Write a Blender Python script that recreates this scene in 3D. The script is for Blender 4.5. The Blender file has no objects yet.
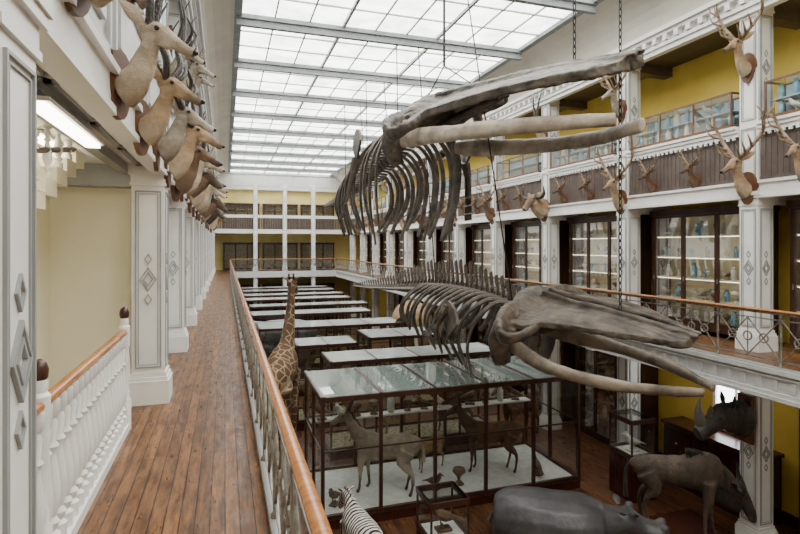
import bpy, bmesh, math, random
from mathutils import Vector, Matrix, noise
random.seed(7)
SC=bpy.context.scene
COL=SC.collection
R=math.radians
# ---------------------------------------------------------------- materials
def mat(name,c1,c2=None,rough=.55,metal=0,scale=6,bump=0,bscale=30,kind='noise',stretch=(1,1,1),ramp=(.35,.65),spec=.5,grad=None):
    m=bpy.data.materials.new(name); m.use_nodes=True
    nt=m.node_tree; N=nt.nodes; L=nt.links
    b=N['Principled BSDF']
    b.inputs['Roughness'].default_value=rough; b.inputs['Metallic'].default_value=metal
    b.inputs['Specular IOR Level'].default_value=spec
    if c2 is None: c2=tuple(x*.82 for x in c1)
    tc=N.new('ShaderNodeTexCoord'); mp=N.new('ShaderNodeMapping'); mp.inputs['Scale'].default_value=stretch
    L.new(tc.outputs['Object'],mp.inputs['Vector'])
    rp=N.new('ShaderNodeValToRGB')
    rp.color_ramp.elements[0].position=ramp[0]; rp.color_ramp.elements[1].position=ramp[1]
    rp.color_ramp.elements[0].color=(*c2,1); rp.color_ramp.elements[1].color=(*c1,1)
    if kind=='noise':
        t=N.new('ShaderNodeTexNoise'); t.inputs['Scale'].default_value=scale; t.inputs['Detail'].default_value=6; t.inputs['Roughness'].default_value=.6
        L.new(mp.outputs[0],t.inputs['Vector']); L.new(t.outputs['Fac'],rp.inputs[0])
    elif kind=='stripe':
        t=N.new('ShaderNodeTexWave'); t.inputs['Scale'].default_value=scale; t.inputs['Distortion'].default_value=5; t.inputs['Detail Scale'].default_value=1.0
        L.new(mp.outputs[0],t.inputs['Vector']); L.new(t.outputs['Fac'],rp.inputs[0])
    elif kind=='cells':
        t=N.new('ShaderNodeTexVoronoi'); t.feature='DISTANCE_TO_EDGE'; t.inputs['Scale'].default_value=scale
        L.new(mp.outputs[0],t.inputs['Vector']); L.new(t.outputs['Distance'],rp.inputs[0])
    out=rp.outputs[0]
    for (ax,a0,a1,col) in (grad or []):
        sx=N.new('ShaderNodeSeparateXYZ'); L.new(tc.outputs['Object'],sx.inputs[0])
        mr=N.new('ShaderNodeMapRange'); mr.inputs[1].default_value=a0; mr.inputs[2].default_value=a1; L.new(sx.outputs[ax],mr.inputs[0])
        mx=N.new('ShaderNodeMix'); mx.data_type='RGBA'; L.new(mr.outputs[0],mx.inputs['Factor']); L.new(out,mx.inputs['A']); mx.inputs['B'].default_value=(*col,1); out=mx.outputs['Result']
    L.new(out,b.inputs['Base Color'])
    if bump:
        n2=N.new('ShaderNodeTexNoise'); n2.inputs['Scale'].default_value=bscale; n2.inputs['Detail'].default_value=4
        L.new(mp.outputs[0],n2.inputs['Vector'])
        bp=N.new('ShaderNodeBump'); bp.inputs['Strength'].default_value=bump; bp.inputs['Distance'].default_value=.02
        L.new(n2.outputs['Fac'],bp.inputs['Height']); L.new(bp.outputs[0],b.inputs['Normal'])
    return m
def planks(name,c1,c2,width=.12,length=3.2,rough=.35,wear=(.33,.27,.22)):
    m=bpy.data.materials.new(name); m.use_nodes=True
    nt=m.node_tree; N=nt.nodes; L=nt.links; b=N['Principled BSDF']; b.inputs['Specular IOR Level'].default_value=.35
    tc=N.new('ShaderNodeTexCoord'); mp=N.new('ShaderNodeMapping'); mp.inputs['Rotation'].default_value=(0,0,R(90))
    L.new(tc.outputs['Object'],mp.inputs[0])
    br=N.new('ShaderNodeTexBrick'); br.inputs['Scale'].default_value=1
    br.inputs['Brick Width'].default_value=length; br.inputs['Row Height'].default_value=width
    br.inputs['Mortar Size'].default_value=.005; br.inputs['Color1'].default_value=(*c1,1); br.inputs['Color2'].default_value=(*c2,1)
    br.inputs['Mortar'].default_value=(.015,.008,.005,1); br.offset=.37
    L.new(mp.outputs[0],br.inputs['Vector'])
    def nz(sc,scale,detail,p0,p1,ca,cb):
        mp2=N.new('ShaderNodeMapping'); mp2.inputs['Scale'].default_value=sc; L.new(tc.outputs['Object'],mp2.inputs[0])
        n=N.new('ShaderNodeTexNoise'); n.inputs['Scale'].default_value=scale; n.inputs['Detail'].default_value=detail; n.inputs['Roughness'].default_value=.7
        L.new(mp2.outputs[0],n.inputs['Vector'])
        rp=N.new('ShaderNodeValToRGB'); rp.color_ramp.elements[0].position=p0; rp.color_ramp.elements[1].position=p1
        rp.color_ramp.elements[0].color=(*ca,1); rp.color_ramp.elements[1].color=(*cb,1)
        L.new(n.outputs['Fac'],rp.inputs[0]); return rp.outputs[0]
    g=nz((9,.7,1),2.5,8,.32,.68,(.34,.30,.27),(1.35,1.3,1.2))
    mx=N.new('ShaderNodeMix'); mx.data_type='RGBA'; mx.blend_type='MULTIPLY'; mx.inputs['Factor'].default_value=1
    L.new(br.outputs['Color'],mx.inputs['A']); L.new(g,mx.inputs['B'])
    g2=nz((4.5,.9,1),2.8,10,.50,.74,(0,0,0),(.6,.6,.6))
    m2=N.new('ShaderNodeMix'); m2.data_type='RGBA'; L.new(g2,m2.inputs['Factor']); L.new(mx.outputs['Result'],m2.inputs['A']); m2.inputs['B'].default_value=(*wear,1)
    g3=nz((3,.6,1),3.1,8,.38,.56,(.34,.29,.25),(1,1,1))
    m3=N.new('ShaderNodeMix'); m3.data_type='RGBA'; m3.blend_type='MULTIPLY'; m3.inputs['Factor'].default_value=.85
    L.new(m2.outputs['Result'],m3.inputs['A']); L.new(g3,m3.inputs['B'])
    L.new(m3.outputs['Result'],b.inputs['Base Color'])
    rr=nz((3,.8,1),3,6,.3,.7,(rough*.8,)*3,(min(1,rough*1.9),)*3); L.new(rr,b.inputs['Roughness'])
    bp=N.new('ShaderNodeBump'); bp.inputs['Strength'].default_value=.5; bp.inputs['Distance'].default_value=.01
    L.new(br.outputs['Fac'],bp.inputs['Height']); bp.invert=True; L.new(bp.outputs[0],b.inputs['Normal'])
    return m
def glassmat(name,col=(.97,.99,.98),fac=.08,diff=0,dcol=(.8,.9,.85),fres=.3):
    m=bpy.data.materials.new(name); m.use_nodes=True
    nt=m.node_tree; N=nt.nodes; L=nt.links; N.clear()
    o=N.new('ShaderNodeOutputMaterial'); t=N.new('ShaderNodeBsdfTransparent'); t.inputs[0].default_value=(*col,1)
    g=N.new('ShaderNodeBsdfGlossy'); g.inputs['Roughness'].default_value=.03
    lw=N.new('ShaderNodeLayerWeight'); lw.inputs[0].default_value=.35
    mm=N.new('ShaderNodeMath'); mm.operation='MULTIPLY_ADD'; mm.inputs[1].default_value=fres; mm.inputs[2].default_value=fac*.4
    L.new(lw.outputs['Fresnel'],mm.inputs[0])
    mx=N.new('ShaderNodeMixShader'); L.new(mm.outputs[0],mx.inputs[0])
    if diff:
        d=N.new('ShaderNodeBsdfDiffuse'); d.inputs[0].default_value=(*dcol,1)
        m2=N.new('ShaderNodeMixShader'); m2.inputs[0].default_value=diff
        L.new(t.outputs[0],m2.inputs[1]); L.new(d.outputs[0],m2.inputs[2]); L.new(m2.outputs[0],mx.inputs[1])
    else: L.new(t.outputs[0],mx.inputs[1])
    L.new(g.outputs[0],mx.inputs[2]); L.new(mx.outputs[0],o.inputs[0])
    return m
def emis(name,c1,c2,strength,scale=3):
    m=bpy.data.materials.new(name); m.use_nodes=True
    nt=m.node_tree; N=nt.nodes; L=nt.links; N.clear()
    o=N.new('ShaderNodeOutputMaterial'); e=N.new('ShaderNodeEmission'); e.inputs[1].default_value=strength
    tc=N.new('ShaderNodeTexCoord'); n=N.new('ShaderNodeTexNoise'); n.inputs['Scale'].default_value=scale; n.inputs['Detail'].default_value=3
    rp=N.new('ShaderNodeValToRGB'); rp.color_ramp.elements[0].color=(*c2,1); rp.color_ramp.elements[1].color=(*c1,1)
    rp.color_ramp.elements[0].position=.35; rp.color_ramp.elements[1].position=.6
    L.new(tc.outputs['Object'],n.inputs['Vector']); L.new(n.outputs['Fac'],rp.inputs[0]); L.new(rp.outputs[0],e.inputs[0]); L.new(e.outputs[0],o.inputs[0])
    return m
WHITE=mat('white_paint',(.87,.86,.83),(.79,.78,.76),rough=.4,scale=2)
GREY=mat('grey_paint',(.36,.365,.36),(.30,.305,.30),rough=.45,scale=2)
TRIMG=mat('trim_grey',(.60,.60,.585),(.52,.52,.505),rough=.45)
CREAM=mat('cream_paint',(.96,.91,.70),(.92,.86,.64),rough=.7,scale=1.2)
YEL=mat('yellow_paint',(.84,.62,.12),(.75,.53,.08),rough=.7,scale=1)
YELB=mat('cream_yellow_paint',(.82,.68,.28),(.70,.57,.2),rough=.7,scale=1)
COVE=mat('cove_plaster',(.70,.66,.58),(.60,.57,.50),rough=.8,scale=1)
BROWN=mat('brown_panel',(.115,.084,.068),(.078,.057,.047),rough=.5,scale=4)
DWOOD=mat('dark_wood',(.065,.024,.013),(.026,.010,.007),rough=.3,scale=5,stretch=(6,6,.6))
MAHOG=mat('mahogany',(.065,.016,.009),(.03,.008,.005),rough=.25,scale=4,stretch=(5,5,.6))
RAIL=mat('handrail_wood',(.50,.20,.055),(.29,.10,.027),rough=.25,scale=4,stretch=(6,.6,6))
IRON=mat('painted_iron',(.34,.32,.27),(.15,.14,.12),rough=.35,metal=.4,scale=12)
STEEL=mat('dark_steel',(.03,.03,.032),(.012,.012,.012),rough=.5,metal=.6,scale=10)
FLOORG=planks('gallery_planks',(.29,.135,.05),(.165,.073,.027),.115,3.0,.27,(.235,.155,.095))
FLOORM=planks('hall_planks',(.20,.083,.032),(.11,.046,.02),.15,3,.27,(.15,.09,.053))
GLASS=glassmat('case_glass',fac=.12,fres=.36)
TOPG=glassmat('case_top_glass',diff=.36,dcol=(.56,.70,.66),fac=.3,fres=.9)
TOPLIT=mat('case_top_skylit',(.60,.66,.65),(.42,.48,.47),rough=.1,scale=.8)  # brightness of light falling on the case tops put into a pale colour
SKY=emis('skylight_glass',(1,.98,.93),(.60,.63,.61),7.8,1.1)
LAMP=emis('fluorescent_and_fill_glow',(1,.93,.75),(1,.93,.75),13)
CABFILL=emis('cabinet_fill_strip',(1,.90,.64),(1,.90,.64),5)  # glow for strips added to brighten the cabinet shelves
WINL=emis('window_daylight',(.95,.98,1),(.85,.9,.95),7)
BEAMM=mat('skylight_beam',(.28,.30,.30),(.20,.22,.22),rough=.6)
BARM=mat('skylight_bar',(.40,.41,.40),(.32,.33,.32),rough=.6)
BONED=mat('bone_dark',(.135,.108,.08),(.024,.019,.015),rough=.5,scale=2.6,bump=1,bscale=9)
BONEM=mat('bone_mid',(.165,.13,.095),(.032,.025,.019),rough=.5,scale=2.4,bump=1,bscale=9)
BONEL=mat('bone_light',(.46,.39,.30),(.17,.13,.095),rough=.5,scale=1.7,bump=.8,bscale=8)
JAWM=mat('jaw_bone',(.30,.245,.18),(.085,.065,.046),rough=.5,scale=1.8,bump=.8,bscale=8)
def fur(n,c1,c2,muz,belly):
    return mat(n,c1,c2,rough=.9,scale=5,bump=.7,bscale=60,stretch=(1,1,1.8),grad=[(0,.42,.62,muz),(2,.02,-.28,belly)])
TAN=fur('tan_fur',(.50,.345,.20),(.29,.185,.105),(.17,.115,.078),(.46,.38,.27))
PALE=fur('pale_fur',(.60,.50,.37),(.37,.28,.19),(.34,.26,.19),(.32,.235,.15))
BRFUR=fur('brown_fur',(.22,.13,.072),(.10,.058,.033),(.065,.045,.032),(.19,.12,.075))
DKFUR=mat('dark_fur',(.07,.052,.04),(.025,.02,.016),rough=.85,scale=5,bump=.5,bscale=60)
GREYFUR=fur('grey_fur',(.40,.34,.26),(.22,.18,.13),(.5,.44,.36),(.2,.155,.11))
ABROWN=mat('antelope_hide',(.15,.088,.048),(.07,.04,.023),rough=.9,scale=5,bump=.5,bscale=60)
AGREY=mat('grey_hide',(.33,.275,.205),(.18,.145,.105),rough=.9,scale=5,bump=.7,bscale=60,grad=[(2,1.0,.7,(.42,.36,.28)),(2,.45,.25,(.10,.078,.055))])
ATAN=mat('tan_hide',(.38,.25,.13),(.21,.13,.068),rough=.9,scale=5,bump=.5,bscale=60)
GNUM=mat('gnu_hide',(.115,.08,.056),(.04,.029,.022),rough=.75,scale=4,bump=.9,bscale=50,stretch=(1,1,.4))
HIPPO=mat('hippo_hide',(.095,.09,.094),(.045,.043,.045),rough=.38,scale=2.5,bump=.4,bscale=12)
RHINO=mat('rhino_hide',(.065,.058,.052),(.024,.021,.019),rough=.6,scale=5,bump=1,bscale=14)
ZEBRA=mat('zebra_hide',(.72,.68,.6),(.02,.018,.015),rough=.9,scale=3.2,kind='stripe',ramp=(.45,.52))
GIRAF=mat('giraffe_hide',(.12,.06,.028),(.38,.28,.165),rough=.9,scale=4.2,kind='cells',ramp=(.04,.08))
HORN=mat('horn_dark',(.06,.045,.034),(.018,.014,.011),rough=.4,scale=20,bump=1,bscale=40)
RHORN=mat('rhino_horn',(.16,.135,.11),(.07,.058,.046),rough=.5,scale=8,bump=.8,bscale=30,stretch=(3,3,.5))
ANTLER=mat('antler_bone',(.36,.26,.165),(.14,.095,.056),rough=.6,scale=10,bump=.5)
EYE=mat('glass_eye',(.01,.01,.01),(.01,.01,.01),rough=.08)
PLAQ=mat('plaque_wood',(.17,.07,.03),(.09,.035,.016),rough=.4,scale=5)
SPECW=mat('specimen_white',(.75,.74,.68),(.5,.49,.43),rough=.5,scale=12)
SPECT=mat('specimen_teal',(.18,.38,.50),(.09,.23,.34),rough=.4,scale=14)
SPECB=mat('specimen_brown',(.20,.125,.075),(.08,.05,.03),rough=.6,scale=12)
SHELF=mat('shelf_cream',(.78,.71,.51),(.68,.61,.43),rough=.6)
SHELFB=mat('shelf_blue',(.42,.55,.60),(.32,.45,.50),rough=.6)
PLINW=mat('plinth_white',(.78,.78,.75),(.62,.62,.59),rough=.6)
CABD=mat('cabinet_back_unlit',(.46,.37,.2),(.13,.10,.06),rough=.7,scale=9)  # darker copy of the shelf colour, unlit cabinet interior painted in
# ---------------------------------------------------------------- mesh builder
def cr(pts,k=4):
    out=[];n=len(pts)
    for i in range(n-1):
        p0=pts[max(i-1,0)];p1=pts[i];p2=pts[i+1];p3=pts[min(i+2,n-1)]
        for j in range(k):
            t=j/k
            out.append(tuple(.5*((2*b)+(-a+c)*t+(2*a-5*b+4*c-d)*t*t+(-a+3*b-3*c+d)*t**3) for a,b,c,d in zip(p0,p1,p2,p3)))
    out.append(tuple(pts[-1]))
    return out
class MB:
    def __init__(s): s.v=[];s.f=[];s.m=[];s.M=Matrix.Identity(4)
    def add(s,vs,fs,m=0):
        o=len(s.v)
        s.v+= [tuple(s.M@Vector(v)) for v in vs]
        s.f+= [tuple(i+o for i in f) for f in fs]; s.m+=[m]*len(fs); return s
    def box(s,x0,x1,y0,y1,z0,z1,m=0):
        v=[(x0,y0,z0),(x1,y0,z0),(x1,y1,z0),(x0,y1,z0),(x0,y0,z1),(x1,y0,z1),(x1,y1,z1),(x0,y1,z1)]
        return s.add(v,[(0,3,2,1),(4,5,6,7),(0,1,5,4),(1,2,6,5),(2,3,7,6),(3,0,4,7)],m)
    def quad(s,a,b,c,d,m=0): return s.add([a,b,c,d],[(0,1,2,3)],m)
    def tube(s,pts,rad,n=8,up=(0,0,1),m=0,k=1):
        rr=[(r,r) if not isinstance(r,(tuple,list)) else tuple(r) for r in (rad if isinstance(rad,list) else [rad]*len(pts))]
        if k>1:
            q=cr([tuple(p)+r for p,r in zip(pts,rr)],k); pts=[a[:3] for a in q]; rr=[(max(a[3],.001),max(a[4],.001)) for a in q]
        P=[Vector(p) for p in pts]; N=len(P); U=Vector(up); vs=[];fs=[]
        for i in range(N):
            T=(P[min(i+1,N-1)]-P[max(i-1,0)]).normalized()
            U2=U-T*U.dot(T)
            if U2.length<1e-4: U2=Vector((1,0,0))-T*T.x
            if U2.length<1e-4: U2=Vector((0,1,0))-T*T.y
            U2.normalize(); U=U2; S=T.cross(U2)
            w,h=rr[i]
            for j in range(n):
                a=2*math.pi*j/n
                vs.append(P[i]+S*(w*math.cos(a))+U2*(h*math.sin(a)))
        for i in range(N-1):
            for j in range(n):
                a=i*n+j;b=i*n+(j+1)%n; fs.append((a,b,b+n,a+n))
        fs.append(tuple(range(n-1,-1,-1))); fs.append(tuple((N-1)*n+j for j in range(n)))
        return s.add(vs,fs,m)
    def lathe(s,prof,n=12,c=(0,0,0),m=0):
        vs=[];fs=[]
        for r,z in prof:
            for j in range(n):
                a=2*math.pi*j/n; vs.append((c[0]+r*math.cos(a),c[1]+r*math.sin(a),c[2]+z))
        for i in range(len(prof)-1):
            for j in range(n):
                a=i*n+j;b=i*n+(j+1)%n; fs.append((a,b,b+n,a+n))
        fs.append(tuple(range(n-1,-1,-1))); fs.append(tuple((len(prof)-1)*n+j for j in range(n)))
        return s.add(vs,fs,m)
    def ell(s,c,r,n=12,m=0):
        r=(r,r,r) if not isinstance(r,tuple) else r
        k=n//2; vs=[(c[0],c[1],c[2]-r[2])];fs=[]
        for i in range(1,k):
            p=-math.pi/2+math.pi*i/k
            for j in range(n):
                a=2*math.pi*j/n; vs.append((c[0]+r[0]*math.cos(p)*math.cos(a),c[1]+r[1]*math.cos(p)*math.sin(a),c[2]+r[2]*math.sin(p)))
        vs.append((c[0],c[1],c[2]+r[2])); top=len(vs)-1
        for j in range(n): fs.append((0,1+(j+1)%n,1+j)); fs.append((top,1+(k-2)*n+j,1+(k-2)*n+(j+1)%n))
        for i in range(k-2):
            for j in range(n):
                a=1+i*n+j;b=1+i*n+(j+1)%n; fs.append((a,b,b+n,a+n))
        return s.add(vs,fs,m)
    def rectframe(s,y0,y1,z0,z1,w,x0,x1,m=0):
        s.box(x0,x1,y0,y1,z0,z0+w,m); s.box(x0,x1,y0,y1,z1-w,z1,m); s.box(x0,x1,y0,y0+w,z0+w,z1-w,m); s.box(x0,x1,y1-w,y1,z0+w,z1-w,m); return s
    def rhomb(s,yc,zc,a,b,k,x0,x1,m=0):
        o=[(yc-a,zc),(yc,zc-b),(yc+a,zc),(yc,zc+b)]; q=[(yc-a*k,zc),(yc,zc-b*k),(yc+a*k,zc),(yc,zc+b*k)]
        vs=[(x1,)+p for p in o]+[(x1,)+p for p in q]+[(x0,)+p for p in o]+[(x0,)+p for p in q]; fs=[]
        for i in range(4):
            j=(i+1)%4; fs+=[(i,j,4+j,4+i),(i,8+i,8+j,j),(4+i,4+j,12+j,12+i)]
        return s.add(vs,fs,m)
    def mesh(s,name,mats,smooth=False,organic=None,iters=6,rough=None):
        me=bpy.data.meshes.new(name); me.from_pydata(s.v,[],s.f)
        if not isinstance(mats,(list,tuple)): mats=[mats]
        for q in mats: me.materials.append(q)
        me.polygons.foreach_set('material_index',s.m); me.update()
        if organic:
            t=bpy.data.objects.new('tmp',me); COL.objects.link(t)
            bm=bmesh.new(); bm.from_mesh(me); bmesh.ops.recalc_face_normals(bm,faces=bm.faces); bm.to_mesh(me); bm.free()
            r=t.modifiers.new('r','REMESH'); r.mode='VOXEL'; r.voxel_size=organic
            q=t.modifiers.new('s','SMOOTH'); q.factor=.5; q.iterations=iters
            dg=bpy.context.evaluated_depsgraph_get(); dg.update()
            m2=bpy.data.meshes.new_from_object(t.evaluated_get(dg)); bpy.data.objects.remove(t); bpy.data.meshes.remove(me)
            me=m2; me.name=name
            if rough:
                nn=[v.normal.copy() for v in me.vertices]
                for v,nr in zip(me.vertices,nn):
                    d=0
                    for (amp,sc,st_) in rough:
                        d+=amp*noise.noise(Vector((v.co.x*sc*st_[0],v.co.y*sc*st_[1],v.co.z*sc*st_[2])))
                    v.co+=nr*d
                me.update()
            if not me.materials: me.materials.append(mats[0])
            for p in me.polygons: p.use_smooth=True
            return me
        bm=bmesh.new(); bm.from_mesh(me); bmesh.ops.recalc_face_normals(bm,faces=bm.faces); bm.to_mesh(me); bm.free()
        if smooth:
            for p in me.polygons: p.use_smooth=True
            me.set_sharp_from_angle(angle=R(42))
        return me
def ob(name,me,parent=None,loc=(0,0,0),rot=(0,0,0),sc=(1,1,1)):
    o=bpy.data.objects.new(name,me); COL.objects.link(o); o.location=loc; o.rotation_euler=rot
    o.scale=sc if isinstance(sc,(tuple,list)) else (sc,)*3
    if parent: o.parent=parent
    return o
def thing(name,label,cat,group=None,me=None,loc=(0,0,0),rot=(0,0,0),sc=(1,1,1)):
    o=ob(name,me,None,loc,rot,sc); o['label']=label; o['category']=cat
    if group: o['group']=group
    if me is None: o.empty_display_size=.2
    return o
def st(name,mb,mats,smooth=False,label=None):
    o=ob(name,mb.mesh(name,mats,smooth)); o['kind']='structure'
    if label:o['label']=label
    return o
def dup(root,loc=None,rot=None,sc=None,label=None):
    def rec(o,par):
        c=o.copy(); COL.objects.link(c)
        if par: c.parent=par
        for ch in list(o.children): rec(ch,c)
        return c
    c=rec(root,None)
    if loc is not None: c.location=loc
    if rot is not None: c.rotation_euler=rot
    if sc is not None: c.scale=sc if isinstance(sc,(tuple,list)) else (sc,)*3
    if label: c['label']=label
    return c
# ---------------------------------------------------------------- layout
S=3.73; YC=[8.1+S*k for k in range(0,11)]
XL=-.80; XR=10.4; CW=.42; ZG=-4.06; YEND=49.4; YBEG=-5
ZB=3.31; ZP=4.72; ZT=7.3; SKZ=8.64
st('floor',MB().box(-2.6,12.4,YBEG,YEND,ZG-.2,ZG),FLOORM,label='worn brown plank floor of the hall')
mb=MB(); mb.box(-1.2,.40,YBEG,45.6,-.3,0); mb.box(-1.2,12,45.6,YEND,-.3,0)
st('floor.001',mb,FLOORG,label='worn brown plank gallery floor')
st('floor.002',MB().box(9.2,12.0,YBEG,45.6,-.3,0),FLOORG,label='plank gallery floor')
mb=MB(); mb.box(XR+.02,12,YBEG,YEND,ZB,ZB+.15); st('floor.003',mb,TRIMG,label='painted soffit of the upper gallery')
mb=MB(); mb.box(-2.3,XL-.02,YBEG,YEND,ZB,ZB+.15); mb.box(XL,XR,46.3,YEND,ZB,ZB+.15)
st('floor.004',mb,WHITE,label='white painted soffit of the upper gallery')
mb=MB(); mb.box(12.0,12.2,YBEG,YEND,ZG,ZT+.3); st('wall_right',mb,YEL)
mb=MB(); mb.box(-1.4,-1.25,8.7,YEND,0,ZB); mb.box(-1.4,-1.25,8.7,YEND,ZG,-.3); mb.box(-2.45,-2.3,YBEG,YEND,ZB+.15,ZT+.3)
st('wall_left',mb,WHITE)
mb=MB(); mb.box(-2.3,-1.2,8.5,8.7,-3,ZB); mb.box(-2.45,-2.3,YBEG,8.7,-4,ZB); st('wall_stair',mb,CREAM)
mb=MB(); mb.box(-2.45,12.2,YEND,YEND+.2,ZG,ZT); st('wall_back',mb,YELB)
mb=MB(); mb.box(-2.45,12.2,YEND-.35,YEND+.2,ZT-.2,SKZ+.2)
for i in range(10):
    x=-.6+i*1.1; mb.box(x,x+.9,YEND-.39,YEND-.35,ZT+.15,SKZ-.25)
mb.box(-2.4,12,YEND-.5,YEND-.35,ZT-.2,ZT-.05); mb.box(-2.4,12,YEND-.5,YEND-.35,SKZ-.15,SKZ)
st('trim_10',mb,TRIMG)
mb=MB(); mb.box(-2.45,12.2,YBEG-.2,YBEG,ZG,ZT+1.5); st('wall_front',mb,COVE)
mb=MB()
def cove(xa,xb):
    pr=[]
    for i in range(9):
        t=i/8*math.pi/2
        pr.append((xa+(xb-xa)*(1-math.cos(t)),ZT+.25+(SKZ-ZT-.25)*math.sin(t)))
    for i in range(8):
        (a,b),(c,d)=pr[i],pr[i+1]
        mb.quad((a,YBEG,b),(a,YEND,b),(c,YEND,d),(c,YBEG,d))
cove(XR+.05,9.27); cove(XL-.05,.37)
mb.box(XR+.05,12.2,YBEG,YEND,ZT+.22,ZT+.3); mb.box(-2.45,XL-.05,YBEG,YEND,ZT+.22,ZT+.3)
st('ceiling',mb,COVE,smooth=True,label='curved plaster cove beside the skylight')
def profile_run(mb,x,sgn,steps,y0=YBEG,y1=YEND):
    for (d,z0,z1) in steps:
        a,b=sorted((x,x-sgn*d)); mb.box(a,b,y0,y1,z0,z1)
mb=MB(); profile_run(mb,XR+.1,1,[(.18,7.0,7.12),(.24,7.12,7.2),(.14,7.2,7.36),(.3,7.36,7.44),(.38,7.44,7.54)])
y=YBEG
while y<YEND:
    mb.box(XR-.2,XR,y,y+.12,7.22,7.36); y+=.34
st('trim_1',mb,WHITE)
mb=MB(); profile_run(mb,XL-.1,-1,[(.18,7.0,7.12),(.24,7.12,7.2),(.14,7.2,7.36),(.3,7.36,7.44),(.38,7.44,7.54)]); st('trim_2',mb,TRIMG)
mb=MB(); profile_run(mb,9.2,1,[(.02,-.45,-.02),(.09,-.06,.03),(.06,-.14,-.1),(.07,-.45,-.38),(.10,-.52,-.45)])
mb.box(9.2,9.32,YBEG,45.6,-.52,-.3); y=YBEG
while y<45.5:
    mb.box(9.15,9.2,y,y+.08,-.34,-.16); y+=.31
mb.box(.4,9.2,45.56,45.6,-.5,.02)
st('trim_3',mb,TRIMG)
mb=MB(); mb.box(.33,.42,YBEG,45.6,0,.06); mb.box(.40,.46,YBEG,45.6,-.5,.04); st('trim_4',mb,GREY)
mb=MB(); mb.box(9.14,9.26,YBEG,45.6,0.0,.06); st('trim_5',mb,GREY)
mb=MB()
for y in YC: mb.box(9.3,12,y+.08,y+.34,-.62,-.3)
for y in YC: mb.box(10.82,12,y+.08,y+.34,ZB-.25,ZB)
st('trim_6',mb,WHITE)
mb=MB()
for y in YC: mb.box(10.6,12,y+.06,y+.36,ZT-.35,ZT+.22)
mb.box(10.7,12.0,YBEG,YEND,ZT-.1,ZT+.2)
st('trim_7',mb,BROWN)
mb=MB(); y=2.8
while y<8.0:
    xa,xb=-1.15,-.86
    mb.box(xa,xb,y,y+.05,ZB-.03,ZB); mb.box(xa,xb,y+1.15,y+1.2,ZB-.03,ZB)
    mb.box(xa,xa+.05,y,y+1.2,ZB-.03,ZB); mb.box(xb-.05,xb,y,y+1.2,ZB-.03,ZB)
    y+=1.3
mb.box(-1.38,-1.26,2.3,8.5,ZB-.12,ZB)
mb.box(-2.3,-1.2,8.2,8.5,ZB-.3,ZB)
st('trim_8',mb,GREY)
# ---------------------------------------------------------------- skylight
nb=0
ys=[YC[0]+S*k for k in range(-4,12)]
for i in range(len(ys)-1):
    y0,y1=ys[i],min(ys[i+1],YEND)
    if y0<YBEG-1: continue
    nb+=1; mb=MB()
    mb.box(.37,9.27,y0,y1,SKZ+.06,SKZ+.10,0)
    for k in range(0,10):
        x=.37+8.9*k/9; big=k in(3,6); w=.05 if k in (0,9) else (.038 if big else .02)
        mb.box(x-w,x+w,y0,y1,SKZ-.03 if big else SKZ+.02,SKZ+.06,1)
    for k in (1,2):
        yy=y0+(y1-y0)*k/3; mb.box(.37,9.27,yy-.02,yy+.02,SKZ+.02,SKZ+.06,1)
    o=ob('window_%d'%nb,mb.mesh('window',[SKY,BARM])); o['kind']='structure'; o['label']='frosted skylight panes in painted bars'
mb=MB()
for y in ys[1:]:
    mb.box(.3,9.35,y-.10,y+.10,SKZ-.10,SKZ+.02); mb.box(.3,9.35,y-.03,y+.03,SKZ-.28,SKZ-.1); mb.box(.3,9.35,y-.07,y+.07,SKZ-.3,SKZ-.27)
mb.box(.25,.45,YBEG,YEND,SKZ-.06,SKZ+.08); mb.box(9.2,9.4,YBEG,YEND,SKZ-.06,SKZ+.08)
st('trim_9',mb,BEAMM)
# ---------------------------------------------------------------- columns
h=CW/2
def storey(root,z0,z1,base=True,cap=True,diam=True,cache={}):
    key=(round(z1-z0,2),base,cap,diam); H=z1-z0
    if key not in cache:
        d={}
        b0=.42 if base else 0; c0=.28 if cap else 0
        d['shaft']=MB().box(-h,h,-h,h,b0,H-c0).mesh('shaft',WHITE)
        if base:
            q=MB(); q.box(-h-.06,h+.06,-h-.06,h+.06,0,.32); q.box(-h-.04,h+.04,-h-.04,h+.04,.32,.37); q.box(-h-.02,h+.02,-h-.02,h+.02,.37,.43)
            d['base']=q.mesh('base',WHITE)
        if cap:
            q=MB(); q.box(-h-.02,h+.02,-h-.02,h+.02,H-.29,H-.25); q.box(-h-.01,h+.01,-h-.01,h+.01,H-.25,H-.14); q.box(-h-.04,h+.04,-h-.04,h+.04,H-.14,H-.08); q.box(-h-.055,h+.055,-h-.055,h+.055,H-.08,H)
            d['capital']=q.mesh('capital',WHITE)
        q=MB()
        for k in range(4):
            q.M=Matrix.Rotation(k*math.pi/2,4,'Z')
            q.rectframe(-h+.045,h-.045,b0+.08,H-c0-.08,.016,h,h+.016)
            q.rectframe(-h+.085,h-.085,b0+.12,H-c0-.12,.007,h,h+.010)
        d['panel_moulding']=q.mesh('panel_moulding',GREY)
        if diam:
            q=MB()
            for k in range(4):
                q.M=Matrix.Rotation(k*math.pi/2,4,'Z'); zc=(b0+H-c0)/2
                q.rhomb(0,zc,.11,.17,.84,h,h+.02); q.rhomb(0,zc,.065,.10,.72,h,h+.02)
                q.rhomb(0,zc-.28,.05,.08,.7,h,h+.015); q.rhomb(0,zc+.28,.05,.08,.7,h,h+.015)
            d['diamond_ornament']=q.mesh('diamond_ornament',GREY)
        cache[key]=d
    for n,me in cache[key].items(): ob(n,me,root,(0,0,z0))
def column(x,y,zs,label):
    r=thing('column',label,'column','gallery columns',loc=(x,y,zs[0][0]))
    for (a,b,ba,ca,di) in zs:
        storey(r,a-zs[0][0],b-zs[0][0],ba,ca,di)
    return r
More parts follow.
